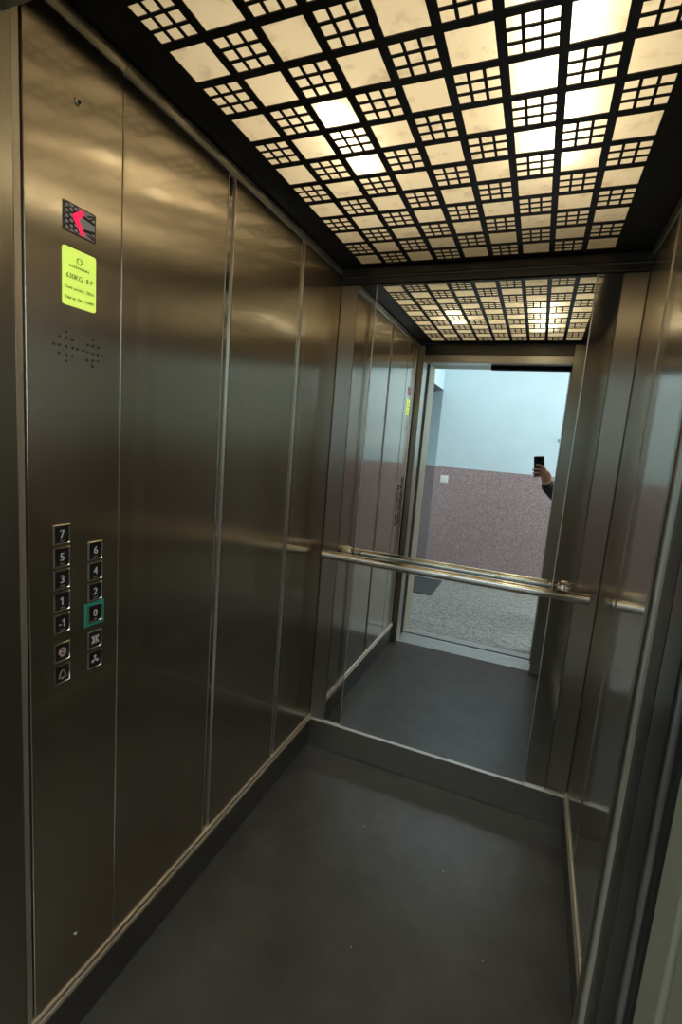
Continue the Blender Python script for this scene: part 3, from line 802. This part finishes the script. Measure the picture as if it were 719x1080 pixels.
for s in (-1, 1):
    bm = bmesh.new(); add_sphere(bm, bp_(0.094, s*0.033, 1.60), 0.011, 0.8, 1.2, 0.8, rot=rf)
    obj('eye', bm, M['eye_white'], person, smooth=True, angle=180)
bm = bmesh.new()
add_sphere(bm, bp_(-0.005, 0, 1.645), 0.098, 1.08, 0.96, 0.85, 28, 18, rf)
bmesh.ops.bisect_plane(bm, geom=bm.verts[:]+bm.edges[:]+bm.faces[:], plane_co=bp_(0.045, 0, 1.62), plane_no=(F*0.75-Z3*0.66), clear_outer=True)
bmesh.ops.holes_fill(bm, edges=[e for e in bm.edges if e.is_boundary])
obj('hair', bm, M['hair'], person, smooth=True, angle=60)
cuff = elbow.lerp(wrist, 1.03)
jk = [
    [(bp_(0, 0, 0.84), (0.185, 0.14)), (bp_(0, 0, 0.98), (0.17, 0.13)), (bp_(0.01, 0, 1.24), (0.18, 0.135)), (bp_(0, 0, 1.375), (0.145, 0.11)), (bp_(-0.005, 0, 1.445), 0.068)],
    [3, (shR, 0.074), (shR.lerp(elbow, 0.5), 0.064), (elbow, 0.058), (elbow.lerp(wrist, 0.5), 0.058), (cuff, 0.052)],
    [3, (bp_(0, 0.165, 1.375), 0.074), (bp_(-0.01, 0.215, 1.22), 0.064), (bp_(-0.01, 0.235, 1.09), 0.056), (bp_(0.05, 0.24, 0.96), 0.050), (bp_(0.085, 0.236, 0.87), 0.042)],
]
skin_mesh('jacket', jk, M['jacket'], person, 2, 0)
tr = [[(bp_(0, 0, 0.94), (0.165, 0.125)), (bp_(0, -0.09, 0.84), 0.105), (bp_(0.01, -0.10, 0.66), 0.086), (bp_(0.015, -0.10, 0.48), 0.070), (bp_(-0.01, -0.10, 0.28), 0.064), (bp_(-0.015, -0.10, 0.085), 0.056)],
      [0, (bp_(0, 0.09, 0.84), 0.105), (bp_(0.01, 0.10, 0.66), 0.086), (bp_(0.015, 0.10, 0.48), 0.070), (bp_(-0.01, 0.10, 0.28), 0.064), (bp_(-0.015, 0.10, 0.085), 0.056)]]
skin_mesh('trousers', tr, M['trousers'], person, 2, 0)
for s in (-1, 1):
    bm = bmesh.new()
    secs = [(-0.075, 0.030, 0.075), (-0.05, 0.040, 0.100), (0.02, 0.042, 0.095), (0.10, 0.050, 0.066), (0.17, 0.046, 0.052), (0.20, 0.024, 0.034)]
    prev = None
    for fx_, w_, h_ in secs:
        ring = [bm.verts.new(bp_(fx_, s*0.103+w_*math.cos(t), max(0.001, h_*0.5+h_*0.5*math.sin(t)))) for t in [2*math.pi*k/14 for k in range(14)]]
        if prev:
            for k in range(14):
                j = (k+1) % 14; bm.faces.new((prev[k], prev[j], ring[j], ring[k]))
        else: bm.faces.new(ring[::-1])
        prev = ring
    bm.faces.new(prev)
    obj('shoe', bm, M['black_plastic'], person, smooth=True, angle=60)

# ================================================================== WORLD AND VIEW
w = bpy.data.worlds.new('world'); S.world = w; w.use_nodes = True
w.node_tree.nodes['Background'].inputs['Color'].default_value = (0.75, 0.85, 1.0, 1)
w.node_tree.nodes['Background'].inputs['Strength'].default_value = 0.05
S.view_settings.view_transform = 'Standard'; S.view_settings.look = 'None'
S.view_settings.exposure = 0.0; S.view_settings.gamma = 1.0; S.view_settings.use_curve_mapping = False
c = S.cycles
c.use_denoising = True
c.max_bounces = 16; c.glossy_bounces = 12; c.diffuse_bounces = 5; c.transmission_bounces = 6
c.sample_clamp_indirect = 6.0; c.caustics_reflective = True; c.caustics_refractive = True; c.blur_glossy = 0.3
